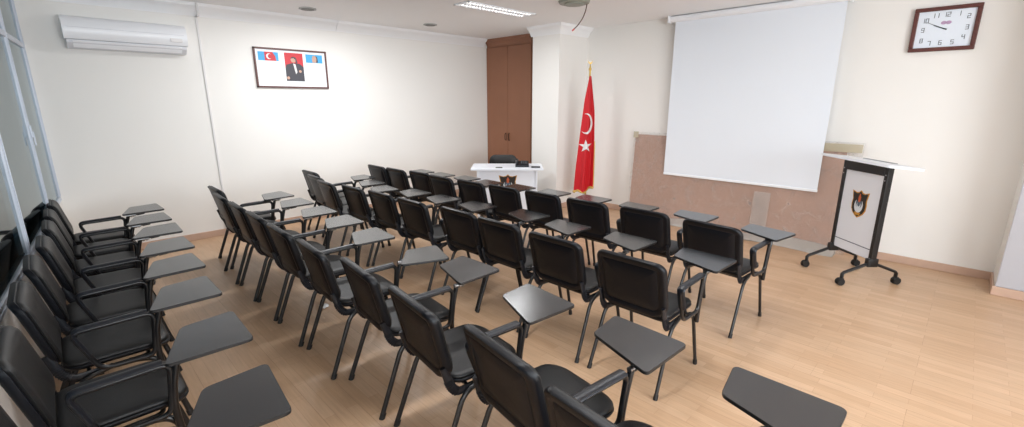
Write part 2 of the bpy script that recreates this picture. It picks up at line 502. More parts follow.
patch('bust_shade', M['suit'], [(.325, .095), (.35, .1), (.345, .17), (.32, .185), (.335, .15)], pp, .003, .002)
for c0 in (-.40, .20):
    bm = bmesh.new()
    for k in range(11):
        z = .065 - k * .024; l = .19 * (.75 + .25 * random.random())
        poly_prism(bm, rect(c0, c0 + l, z, z + .007), fy, 0, .001)
    link('text_block', bm, M['textgrey'], pp)

# ------------------------------------------------------------------ wall clock on the front wall
CW, CH = .478, .405
ck = thing('wall_clock', 'square white wall clock in a dark reddish wooden frame, high on the wall', 'clock', (W, .365, 2.372))
ck.rotation_euler = (math.radians(0), math.radians(0), 0)
# local: faces -x ; u = -y (to the right in view), v = z
fx = lambda u, v, d: (-.022 - d, -u, v)
bm = bmesh.new(); fw_ = .036
for (a, b_, c, d_) in ((-CW / 2, CW / 2, CH / 2 - fw_, CH / 2), (-CW / 2, CW / 2, -CH / 2, -CH / 2 + fw_), (-CW / 2, -CW / 2 + fw_, -CH / 2 + fw_, CH / 2 - fw_), (CW / 2 - fw_, CW / 2, -CH / 2 + fw_, CH / 2 - fw_)):
    box(bm, -.042, 0, -b_, -a, c, d_, bev=.006)
link('frame', bm, M['clockframe'], ck)
bm = bmesh.new(); box(bm, -.022, 0, -CW / 2 + .02, CW / 2 - .02, -CH / 2 + .02, CH / 2 - .02)
dial = link('dial', bm, M['clockface'], ck)
# seven-segment like drawn numerals
SEG = {'0': 'abcdef', '1': 'bc', '2': 'abged', '3': 'abgcd', '4': 'fgbc', '5': 'afgcd', '6': 'afgedc', '7': 'abc', '8': 'abcdefg', '9': 'abcdfg'}
def digit(bm, ch, cx, cy, w_=.024, h_=.042, t=.0055):
    hw, hh = w_ / 2, h_ / 2
    S = {'a': rect(-hw, hw, hh - t, hh), 'g': rect(-hw, hw, -t / 2, t / 2), 'd': rect(-hw, hw, -hh, -hh + t),
         'f': rect(-hw, -hw + t, 0, hh), 'b': rect(hw - t, hw, 0, hh), 'e': rect(-hw, -hw + t, -hh, 0), 'c': rect(hw - t, hw, -hh, 0)}
    for s in SEG[ch]:
        poly_prism(bm, [(cx + x, cy + y) for x, y in S[s]], fx, 0, .001)
pos = {'12': (0, .128), '1': (.085, .128), '2': (.155, .098), '3': (.158, .0), '4': (.145, -.085), '5': (.075, -.125), '6': (-.01, -.125), '7': (-.09, -.125), '8': (-.152, -.098), '9': (-.155, -.0), '10': (-.15, .085), '11': (-.082, .125)}
for s, (u, v) in pos.items():
    bm = bmesh.new()
    for i, ch in enumerate(s): digit(bm, ch, u + (i - (len(s) - 1) / 2) * .03, v)
    link('numeral', bm, M['numeral'], dial)
bm = bmesh.new(); poly_prism(bm, circ(-.012, .055, .016, sx=1.3), fx, 0, .001); poly_prism(bm, circ(.022, .055, .016, sx=1.3), fx, 0, .001)
link('badge', bm, M['purple'], dial)
def hand(a, l, t):
    bm = bmesh.new(); c, s = math.sin(a), math.cos(a)
    p = [(-.02, -t), (l, -t * .4), (l, t * .4), (-.02, t)]
    poly_prism(bm, [(x * c + y * s, x * s - y * c) for x, y in p], fx, .002, .004)
    return bm
link('minute_hand', hand(math.radians(-63), .145, .004), M['numeral'], ck)
link('hour_hand', hand(math.radians(-66), .09, .006), M['numeral'], ck)

# ------------------------------------------------------------------ projection screen
sx_ = W - .125
scr = thing('projection_screen', 'large white pull-down projection screen on the wall above the wrapped board', 'projection screen', (sx_, 2.13, .69))
bm = bmesh.new()
tube(bm, [(0, -1.0, 2.065), (0, 1.0, 2.065)], .04, .04, seg=16, up=Vector((1, 0, 0)))
link('roller_case', bm, M['acwhite'], scr, smooth=40)
for s in (-1, 1):
    bm = bmesh.new(); box(bm, -.045, .07, s * 1.0 - .012, s * 1.0 + .012, 2.02, 2.11, bev=.004)
    link('bracket', bm, M['acwhite'], scr)
bm = bmesh.new()
yl, yr = .915, -.972
n = 24
A = []
for k in range(n + 1):
    z = .0 + 2.05 * k / n
    A.append((bm.verts.new((.0, yr, z)), bm.verts.new((.0, yl, z)), bm.verts.new((.004, yl, z)), bm.verts.new((.004, yr, z))))
for k in range(n):
    for q in range(4): bm.faces.new((A[k][q], A[k][(q + 1) % 4], A[k + 1][(q + 1) % 4], A[k + 1][q]))
bm.faces.new(A[0]); bm.faces.new(A[-1])
link('fabric', bm, M['screen'], scr)
bm = bmesh.new(); box(bm, -.008, .012, yr - .004, yl + .004, -.012, .016, bev=.004)
link('bottom_bar', bm, M['acwhite'], scr)

# ------------------------------------------------------------------ wrapped board leaning on the wall
bd = thing('wrapped_board', 'big brown board wrapped in clear plastic leaning behind the white screen', 'board', (W - .135, 2.15, 0))
bt = bd; LEAN = math.atan(.085 / 1.24)
def lean(o): o.rotation_euler = (0, LEAN, 0); return o
yl, yr = 1.42, -1.20
bm = bmesh.new(); box(bm, -.0, .03, yr, yl, .02, 1.22, bev=.004)
lean(link('panel', bm, M['board'], bd))
bm = bmesh.new()
NY, NZ = 60, 24; G = []
for j in range(NZ + 1):
    row = []
    for i in range(NY + 1):
        y = yr - .15 + (yl - yr + .17) * i / NY; z = .0 + 1.26 * j / NZ
        row.append(bm.verts.new((-.012 - .006 * math.sin(y * 9 + z * 14) - .006 * random.random(), y, z)))
    G.append(row)
for j in range(NZ):
    for i in range(NY): bm.faces.new((G[j][i], G[j][i + 1], G[j + 1][i + 1], G[j + 1][i]))
bmesh.ops.solidify(bm, geom=bm.faces[:], thickness=.001)
lean(link('plastic_wrap', bm, M['wrap'], bd, smooth=60))
for k, (ya, yb, za, zb, m) in enumerate(((yl - .06, yl + .02, 1.17, 1.26, 'tape'), (yr - .14, yr + .30, 1.15, 1.24, 'tape'), (-.52, -.33, .12, .60, 'plastape'))):
    bm = bmesh.new(); box(bm, -.034, -.027, ya, yb, za, zb, bev=.002)
    if m == 'plastape':
        M['plastape'] = mat('wrinkled_clear_tape', rgb(214, 206, 200), .25, alpha=.28, bump=(20, .8))
    lean(link('tape', bm, M[m], bd))
# loose plastic along its foot
bm = bmesh.new(); n = 70
for i in range(n + 1):
    y = 1.35 - 2.62 * i / n
    pr = []
    for (a, z) in ((-.0, .075), (-.05, .06), (-.10, .03), (-.16, .008), (-.16, .002), (-.0, .002)):
        pr.append(bm.verts.new((a + .02 * math.sin(y * 7 + z * 30) + random.uniform(-.008, .008), y, z * (1 + .35 * math.sin(y * 5.3)) if z > .01 else z)))
    if i:
        for k in range(6): bm.faces.new((prev[k], prev[(k + 1) % 6], pr[(k + 1) % 6], pr[k]))
    else: bm.faces.new(pr)
    prev = pr
bm.faces.new(prev)
link('loose_plastic', bm, M['plasticgrey'], bd, smooth=60)

# ------------------------------------------------------------------ emblem (shield) builder
def shield(w_=1.0, h_=1.0):
    half = [(0, .5), (.12, .42), (.26, .40), (.5, .46), (.46, .30), (.42, .16), (.45, -.02), (.43, -.2), (.32, -.34), (.16, -.43), (0, -.5)]
    pts = half + [(-x, y) for x, y in half[-2:0:-1]]
    return [(x * w_, y * h_) for x, y in pts]
def emblem(parent, fn, w_, h_, label=None):
    bm = bmesh.new(); poly_prism(bm, shield(w_, h_), fn, 0, .004)
    e = link('emblem', bm, M['embgold'], parent)
    def sub(name, m, pts, a, b_):
        bm = bmesh.new(); poly_prism(bm, [(x * w_, y * h_) for x, y in pts], fn, a, b_); return link(name, bm, m, e)
    sub('shield_field', M['embblack'], [(x * .9, y * .92) for x, y in shield()], .004, .0055)
    sub('wreath', M['embwhite'], crescent(0, -.06, .25, .19, .09, rot=PI / 2), .0055, .0075)
    sub('disc', M['embgrey'], circ(0, -.03, .17), .0055, .0065)
    sub('crescent', M['embwhite'], crescent(0, -.05, .12, .09, .05, rot=PI / 2), .0065, .008)
    sub('flame', M['embred'], [(0, .38), (.07, .25), (.06, .1), (0, .06), (-.06, .1), (-.07, .25)], .0055, .0075)
    sub('scroll', M['embgold'], [(-.18, -.3), (.18, -.3), (.12, -.4), (-.12, -.4)], .0055, .0075)
    return e

# ------------------------------------------------------------------ lectern on castors
pA = Vector((5.60, .835)); pB = Vector((5.265, .47))
mid = (pA + pB) / 2; dv = (pB - pA); half = dv.length / 2
rz = math.atan2(dv.y, dv.x)      # local +x runs from the far post to the near post
lec = thing('mobile_lectern', 'white lectern with shield emblem on a black frame with castors', 'lectern', (mid.x, mid.y, 0), rz)
# local: -y or +y faces audience?  audience side is (-.7,+.7)
aud = Vector((-.7, .7, 0)); ly = Matrix.Rotation(rz, 3, 'Z') @ Vector((0, 1, 0)); S = 1 if ly.dot(aud) > 0 else -1
for s in (-1, 1):
    bm = bmesh.new(); box(bm, s * half - .02, s * half + .02, -.026, .026, .20, 1.13, bev=.004)
    p = link('post', bm, M['black'], lec)
    bm = bmesh.new()
    for z in (.22, .26, 1.0, 1.05): disc(bm, (s * half, S * .028, z), (0, 1, 0), .006, .006, 10)
    link('screws', bm, M['steel'], p)
    bm = bmesh.new()
    for q in (-1, 1):
        tube(bm, [(s * half, 0, .215), (s * half, q * .04, .205), (s * half, q * .25, .125), (s * half, q * .265, .11), (s * half, q * .265, .06)], .018, .014, seg=8, up=Vector((1, 0, 0)))
    box(bm, s * half - .024, s * half + .024, -.05, .05, .18, .26, bev=.006)
    ft = link('foot', bm, M['black'], lec, smooth=50)
    for q in (-1, 1):
        bm = bmesh.new(); a = .5 * q
        for e in (-.014, .014):
            disc(bm, (s * half + e + .0, q * .275, .034), (1, 0, 0), .034, .018, 20)
        disc(bm, (s * half, q * .265, .06), (0, 0, 1), .013, .03, 10)
        box(bm, s * half - .012, s * half + .012, q * .27 - .028, q * .27 + .028, .04, .07, bev=.008)
        link('castor', bm, M['rubber'], ft, smooth=40)
bm = bmesh.new(); box(bm, -half + .018, half - .018, S * .005 - .009, S * .005 + .009, .24, 1.04, bev=.002)
pn = link('front_panel', bm, M['lectgrey'], lec)
bm = bmesh.new(); box(bm, -half + .018, half - .018, -.03, .03, 1.04, 1.125, bev=.003)
link('cross_rail', bm, M['black'], lec)
fl = lambda u, v, d: (S * (-u) if False else u, S * (.014 + d), .73 + v)
emblem(pn, fl, .20, .27)
bm = bmesh.new(); box(bm, -half + .02, half - .02, S * .0142 - .001, S * .0142 + .001, .332, .34)
link('panel_line', bm, M['greyline'], pn)
bm = bmesh.new()
rings_mesh(bm, [ring(.86, .34, .03, 0.0, 0), ring(.86, .34, .03, 0, .022)], lambda u, v, d: (u, v, d))
tp = link('desktop', bm, M['white'], lec, loc=(-.01, S * -.0, 1.132), rot=(math.radians(S * 6), math.radians(1.0), 0))
bm = bmesh.new(); box(bm, -.2, .16, S * -.13 - .02, S * -.13 + .02, .022, .03, bev=.002)
link('stop_ledge', bm, M['steel'], tp)

# ------------------------------------------------------------------ brown built-in cupboard in the corner
cb = thing('built_in_cupboard', 'tall brown double door cupboard built into the far corner by the pillar', 'cupboard', (W - .18, (5.56 + D) / 2, 0))
cy = (D - 5.56) / 2
bm = bmesh.new(); box(bm, -.03, .18, -cy, cy, 0, H)
link('surround', bm, M['brown'], cb)
bm = bmesh.new(); A = []; B = []
for (x, z) in [(-.03, H - .15), (-.045, H - .14), (-.05, H - .11), (-.075, H - .07), (-.10, H - .05), (-.11, H - .002), (-.03, H - .002)]:
    A.append(bm.verts.new((x, -cy, z))); B.append(bm.verts.new((x, cy - .02, z)))
bm.faces.new(A); bm.faces.new(B)
for k in range(7): bm.faces.new((A[k], A[(k + 1) % 7], B[(k + 1) % 7], B[k]))
link('cornice', bm, M['brown'], cb)
for s in (-1, 1):
    bm = bmesh.new(); box(bm, -.05, -.03, s * cy / 2 - cy / 2 + .004, s * cy / 2 + cy / 2 - .004, .06, H - .15, bev=.003)
    d = link('door', bm, M['brown'], cb)
    bm = bmesh.new()
    tube(bm, smoothpath([(-.05, s * .045, .98), (-.085, s * .045, 1.0), (-.085, s * .045, 1.1), (-.05, s * .045, 1.12)], .02), .007, seg=8)
    tube(bm, smoothpath([(-.055, s * .045, 1.12), (-.06, s * .03, 1.09), (-.06, s * .03, 1.01), (-.055, s * .045, .98)], .02), .005, seg=8)
    link('handle', bm, M['brown2'], d, smooth=50)

# ------------------------------------------------------------------ corner desk, office chair and things on the desk
DKC = Vector((4.60, 4.70)); fwd = Vector((-.7071, -.7071))
DRZ = math.radians(-45)          # local +x = (.7,-.7); local +y = (.7,.7) away from the camera
dk = thing('white_desk', 'white corner desk with a shield emblem on its front panel', 'desk', (DKC.x, DKC.y, 0), DRZ)
DW = .53
bm = bmesh.new(); box(bm, -DW, DW, 0, .56, .715, .745, bev=.003); link('desktop', bm, M['white'], dk)
bm = bmesh.new(); box(bm, -DW + .1, DW - .1, .06, .08, .06, .715, bev=.002); fp = link('front_panel', bm, M['white'], dk)
for s in (-1, 1):
    bm = bmesh.new(); box(bm, s * (DW - .1) - .014, s * (DW - .1) + .014, .03, .53, 0, .715, bev=.002); link('side_panel', bm, M['white'], dk)
emblem(fp, lambda u, v, d: (u + .01, .06 - d, .50 + v), .27, .30)
oc = thing('office_chair', 'black office chair with a wide low back behind the white desk', 'office chair', (5.13, 5.34, 0), math.radians(-45 - 90))
def ochair(oc):
    bm = bmesh.new()
    W_, H_ = .46, .46
    f = lambda u, v, d: (-.24 - d - .5 * u * u * -1 * .3, u, .595 + v)
    rings_mesh(bm, [ring(W_, H_, .1, .12, .035), ring(W_, H_, .1, .03, .03), ring(W_, H_, .1, 0, .01), ring(W_, H_, .1, 0, -.03), ring(W_, H_, .1, .03, -.05), ring(W_, H_, .1, .12, -.055)], f)
    link('backrest', bm, M['leather'], oc, smooth=50)
    bm = bmesh.new()
    rings_mesh(bm, [ring(.48, .48, .1, .04, .40), ring(.48, .48, .1, 0, .42), ring(.48, .48, .1, 0, .46), ring(.48, .48, .1, .04, .48)], lambda u, v, d: (u, v, d))
    link('seat', bm, M['leather'], oc, smooth=50)
    for s in (-1, 1):
        bm = bmesh.new(); tube(bm, smoothpath([(-.12, s * .25, .42), (-.15, s * .27, .62), (.16, s * .27, .62), (.13, s * .25, .42)], .05), .018, .014, seg=8)
        link('armrest', bm, M['plastic'], oc, smooth=50)
    bm = bmesh.new(); disc(bm, (0, 0, .24), (0, 0, 1), .028, .34, 14); disc(bm, (0, 0, .09), (0, 0, 1), .045, .06, 14)
    tube(bm, [(-.1, 0, .40), (-.26, 0, .41), (-.29, 0, .50), (-.27, 0, .60)], .03, .012, seg=8)
    link('column', bm, M['black'], oc, smooth=40)
    for k in range(5):
        a = 2 * PI * k / 5
        bm = bmesh.new(); tube(bm, [(0, 0, .10), (.27 * math.cos(a), .27 * math.sin(a), .07)], .02, .014, seg=8, up=Vector((0, 0, 1)))
        l = link('base_arm', bm, M['black'], oc, smooth=40)
        bm = bmesh.new(); disc(bm, (.27 * math.cos(a), .27 * math.sin(a), .028), (-math.sin(a), math.cos(a), 0), .028, .04, 14)
        link('castor', bm, M['rubber'], l, smooth=40)
ochair(oc)
def dloc(u, v, z=.745):
    return (DKC.x + u * .7071 + v * .7071, DKC.y - u * .7071 + v * .7071, z)
ph_ = thing('desk_telephone', 'black desk telephone standing on the white desk', 'telephone', dloc(.22, .14), DRZ)
bm = bmesh.new(); prism_pts = [(0, 0), (.16, 0), (.16, .075), (0, .03)]
A = [bm.verts.new((-.10, y, z)) for y, z in prism_pts]; B = [bm.verts.new((.10, y, z)) for y, z in prism_pts]
bm.faces.new(A); bm.faces.new(B)
for k in range(4): bm.faces.new((A[k], A[(k + 1) % 4], B[(k + 1) % 4], B[k]))
link('body', bm, M['plastic'], ph_)
bm = bmesh.new(); tube(bm, smoothpath([(-.085, .02, .05), (-.075, .03, .085), (-.075, .13, .105), (-.085, .145, .08)], .03), .02, .014, seg=8, up=Vector((1, 0, 0)))
link('handset', bm, M['plastic'], ph_, smooth=50)
bm = bmesh.new()
for i in range(3):
    for j in range(4): box(bm, -.02 + i * .033, .002 + i * .033, .035 + j * .028, .052 + j * .028, .035 + (.035 + j * .028) * .28, .048 + (.035 + j * .028) * .28, bev=.002)
link('keypad', bm, mat('grey_keys', rgb(70, 72, 76), .5), ph_)
bm = bmesh.new(); box(bm, -.065, .065, -.03, .03, 0, .02, bev=.005)
nb = link('notebook', bm, M['plastic']); nb.location = dloc(.42, .10); nb.rotation_euler = (0, 0, DRZ)
tag(nb, 'flat black notebook lying on the desk right of the telephone', 'notebook')
bm = bmesh.new(); box(bm, -.05, .05, -.02, .02, 0, .014, bev=.005)
st = link('stapler', bm, mat('grey_case', rgb(96, 98, 92), .5)); st.location = dloc(-.12, .06); st.rotation_euler = (0, 0, DRZ)
tag(st, 'small grey pen case lying near the front edge of the desk', 'pen case'); st.name = 'pen_case'

# ------------------------------------------------------------------ flag on its stand
FX, FY = 5.71, 4.10
fg = thing('flag_stand', 'red flag with white star and crescent hanging on a gold pole', 'flag', (FX, FY, 0), math.radians(-45))
bm = bmesh.new(); disc(bm, (0, 0, .02), (0, 0, 1), .16, .04, 28); disc(bm, (0, 0, .06), (0, 0, 1), .08, .05, 24, r2=.03)
link('base', bm, M['gold'], fg, smooth=40)
bm = bmesh.new(); disc(bm, (0, 0, 1.10), (0, 0, 1), .013, 2.08, 14)
link('pole', bm, M['gold'], fg, smooth=40)
bm = bmesh.new()
disc(bm, (0, 0, 2.145), (0, 0, 1), .02, .03, 14)
disc(bm, (0, 0, 2.19), (0, 0, 1), .016, .07, 14, r2=.004)
b2 = crescent(0, 2.25, .03, .023, .012, rot=PI / 2)
poly_prism(bm, b2, lambda u, v, d: (u, d, v), -.004, .004)
link('finial', bm, M['gold'], fg, smooth=30)
# cloth: closed draped bundle. u across view, front is -y
def edges(z):
    t = (2.05 - z) / (2.05 - .34)
    L = [(0, -.010), (.2, -.07), (.35, -.095), (.6, -.135), (.8, -.165), (1.0, -.185)]
    R = [(0, .018), (.12, .045), (.3, .085), (.6, .10), (.85, .105), (1.0, .105)]
    def ip(T):
        for (a, b_), (c, d_) in zip(T, T[1:]):
            if t <= c: return b_ + (d_ - b_) * (t - a) / (c - a)
        return T[-1][1]
    return ip(L), ip(R)
def fold(s, z):
    t = max(0, min(1, (2.05 - z) / 1.7))
    return (.012 + .035 * t) * math.sin(s * 9.5 + .8 * t) + .012 * t * math.sin(s * 23 + 2 * t)
def zbot(s): return .33 + .075 * s + .02 * math.sin(s * 9)
NS, NZ = 28, 36
bm = bmesh.new(); F_, B_ = [], []
for j in range(NZ + 1):
    fr_, bk = [], []
    for i in range(NS + 1):
        s = i / NS
        z = 2.05 + (zbot(s) - 2.05) * j / NZ
        l, r = edges(z)
        u = l + (r - l) * s
        thick = (.02 + .03 * j / NZ) * (math.sin(PI * min(max(s, .0), 1)) ** .5 if 0 < s < 1 else 0)
        y0 = fold(s, z) - .03
        fr_.append(bm.verts.new((u, y0 - thick, z))); bk.append(bm.verts.new((u, y0 + thick + .002, z)))
    F_.append(fr_); B_.append(bk)
for j in range(NZ):
    for i in range(NS):
        bm.faces.new((F_[j][i], F_[j][i + 1], F_[j + 1][i + 1], F_[j + 1][i]))
        bm.faces.new((B_[j][i + 1], B_[j][i], B_[j + 1][i], B_[j + 1][i + 1]))
    bm.faces.new((F_[j][0], F_[j + 1][0], B_[j + 1][0], B_[j][0])); bm.faces.new((F_[j][NS], B_[j][NS], B_[j + 1][NS], F_[j + 1][NS]))
for i in range(NS):
    bm.faces.new((F_[0][i], B_[0][i], B_[0][i + 1], F_[0][i + 1])); bm.faces.new((F_[NZ][i], F_[NZ][i + 1], B_[NZ][i + 1], B_[NZ][i]))
cl = link('cloth', bm, M['red'], fg, smooth=70)
def on_cloth(u, z, d):
    l, r = edges(z); s = (u - l) / (r - l)
    j = max(0, min(1, (2.05 - z) / (2.05 - .4)))
    ss = min(max(s, .001), .999)
    thick = (.02 + .03 * j) * math.sin(PI * ss) ** .5
    return (u, fold(s, z) - .03 - thick - .003 - d, z)
from mathutils.bvhtree import BVHTree
bvh = BVHTree.FromPolygons([v.co for v in cl.data.vertices], [p.vertices[:] for p in cl.data.polygons])
def cloth_patch(name, pts, m):
    bm = bmesh.new()
    f = bm.faces.new([bm.verts.new((u, 0, z)) for u, z in pts])
    f.normal_update()
    bmesh.ops.triangulate(bm, faces=[f])
    for _ in range(4): bmesh.ops.subdivide_edges(bm, edges=bm.edges[:], cuts=1, use_grid_fill=True)
    last = -.06
    for v in bm.verts:
        hit = bvh.ray_cast(Vector((v.co.x, -1, v.co.z)), Vector((0, 1, 0)))
        y = hit[0].y if hit[0] else last
        last = y; v.co.y = y - .014
    bmesh.ops.solidify(bm, geom=bm.faces[:], thickness=.012)
    return link(name, bm, m, cl)
cloth_patch('star', star(-.035, 1.04, .098, rot=PI / 2 + .06, k=.37), M['flagwhite'])
cloth_patch('crescent', [(-.035 + x * .62, z) for x, z in crescent(0, 1.37, .150, .135, .034, rot=PI * .93)], M['flagwhite'])
bm = bmesh.new()
P = []
for i in range(NS + 1):
    s = i / NS; z = zbot(s) - .008; l, r = edges(z); P.append((l + (r - l) * s, fold(s, z) - .03, z))
tube(bm, P, .045, .02, seg=8, up=Vector((0, 1, 0)))
tube(bm, [(edges(z)[1] + .002, fold(1, z) - .03, z) for z in [zbot(1) + k * .1 for k in range(8)]], .008, .008, seg=6)
link('fringe', bm, M['goldfringe'], cl, smooth=60)

# ------------------------------------------------------------------ ceiling things
def light_fixture(x, y, lx, ly_, label):
    f = thing('ceiling_light', label, 'ceiling light', (x, y, H), 0, 'louvred fluorescent ceiling lights')
    bm = bmesh.new()
    for (a, b_, c, d_) in ((-lx / 2, lx / 2, ly_ / 2 - .02, ly_ / 2), (-lx / 2, lx / 2, -ly_ / 2, -ly_ / 2 + .02), (-lx / 2, -lx / 2 + .02, -ly_ / 2, ly_ / 2), (lx / 2 - .02, lx / 2, -ly_ / 2, ly_ / 2)):
        box(bm, a, b_, c, d_, -.014, 0, bev=.003)
    link('frame', bm, M['acwhite'], f)
    bm = bmesh.new()
    for k in range(21):
        xx = -lx / 2 + .05 + k * (lx - .10) / 20
        box(bm, xx - .005, xx + .005, -ly_ / 2 + .02, ly_ / 2 - .02, -.013, -.001)
    box(bm, -lx / 2 + .02, lx / 2 - .02, -.012, .012, -.013, -.001)
    link('louvre', bm, M['acwhite'], f)
    for s in (-1, 1):
        bm = bmesh.new(); tube(bm, [(-lx / 2 + .04, s * ly_ / 4, -.007), (lx / 2 - .04, s * ly_ / 4, -.007)], .005, seg=10, up=Vector((0, 0, 1)))
        link('fluorescent_tube', bm, M['lamp'], f, smooth=60)
    return f
light_fixture(4.16, 4.42, 1.15, .27, 'long white louvred ceiling light above the desk side of the room')
# added area lights brightening the room; only the first sits at a modelled fixture
area_light('ceiling_fill', (4.15, 4.40, H - .05), (0, 0, 0), 1.2, .25, 14, (.98, .99, 1.0))
area_light('ceiling_fill', (2.6, 5.35, H - .05), (0, 0, 0), 1.2, .25, 36, (.98, .99, 1.0))
area_light('ceiling_fill', (3.4, 1.6, H - .05), (0, 0, 0), 1.2, .25, 12, (.98, .99, 1.0))
area_light('ceiling_fill', (1.6, 1.6, H - .05), (0, 0, 0), 1.2, .25, 22, (.98, .99, 1.0))
for (x, y, lab) in ((2.48, 6.02, 'round grey ceiling speaker nearest above the framed poster'), (4.24, 5.95, 'round grey ceiling speaker farther along, towards the brown cupboard')):
    s = thing('ceiling_speaker', lab, 'ceiling speaker', (x, y, H), 0, 'round ceiling speakers')
    bm = bmesh.new(); disc(bm, (0, 0, -.006), (0, 0, 1), .10, .012, 32); link('rim', bm, M['vent'], s, smooth=40)
    bm = bmesh.new(); disc(bm, (0, 0, -.014), (0, 0, 1), .075, .008, 28); link('grille', bm, M['ventdark'], s, smooth=40)
dt = thing('ceiling_disc', 'round greenish grey ceiling fitting at the top edge of the picture', 'ceiling fitting', (4.46, 3.46, H))
bm = bmesh.new(); disc(bm, (0, 0, -.012), (0, 0, 1), .17, .024, 32, r2=.18); link('plate', bm, M['detector'], dt, smooth=40)
bm = bmesh.new(); disc(bm, (0, 0, -.032), (0, 0, 1), .11, .018, 28); link('cap', bm, M['detector'], dt, smooth=40)
bm = bmesh.new()
wp = [(4.60, 3.38, H), (4.595, 3.39, H - .08), (4.57, 3.41, H - .17), (4.53, 3.45, H - .25), (4.50, 3.48, H - .29)]
tube(bm, smoothpath(wp, .06), .006, seg=8)
hw = tag(link('hanging_wire', bm, M['wire'], smooth=60), 'thin reddish brown wire dangling from the ceiling before the pillar', 'wire')
bm = bmesh.new(); tube(bm, [wp[-1], (4.485, 3.495, H - .31)], .009, seg=8)
link('wire_end', bm, M['wirered'], hw)
# bits on the floor
bm = bmesh.new(); bmesh.ops.create_icosphere(bm, subdivisions=2, radius=.04)
for v in bm.verts:
    v.co *= random.uniform(.7, 1.15); v.co.z = max(v.co.z * .45, -.010)
cp = link('paper_scrap', bm, M['papercrumple']); cp.location = (1.389, 3.646, .011)
tag(cp, 'small crumpled white paper scrap lying on the floor under the chairs', 'paper scrap')

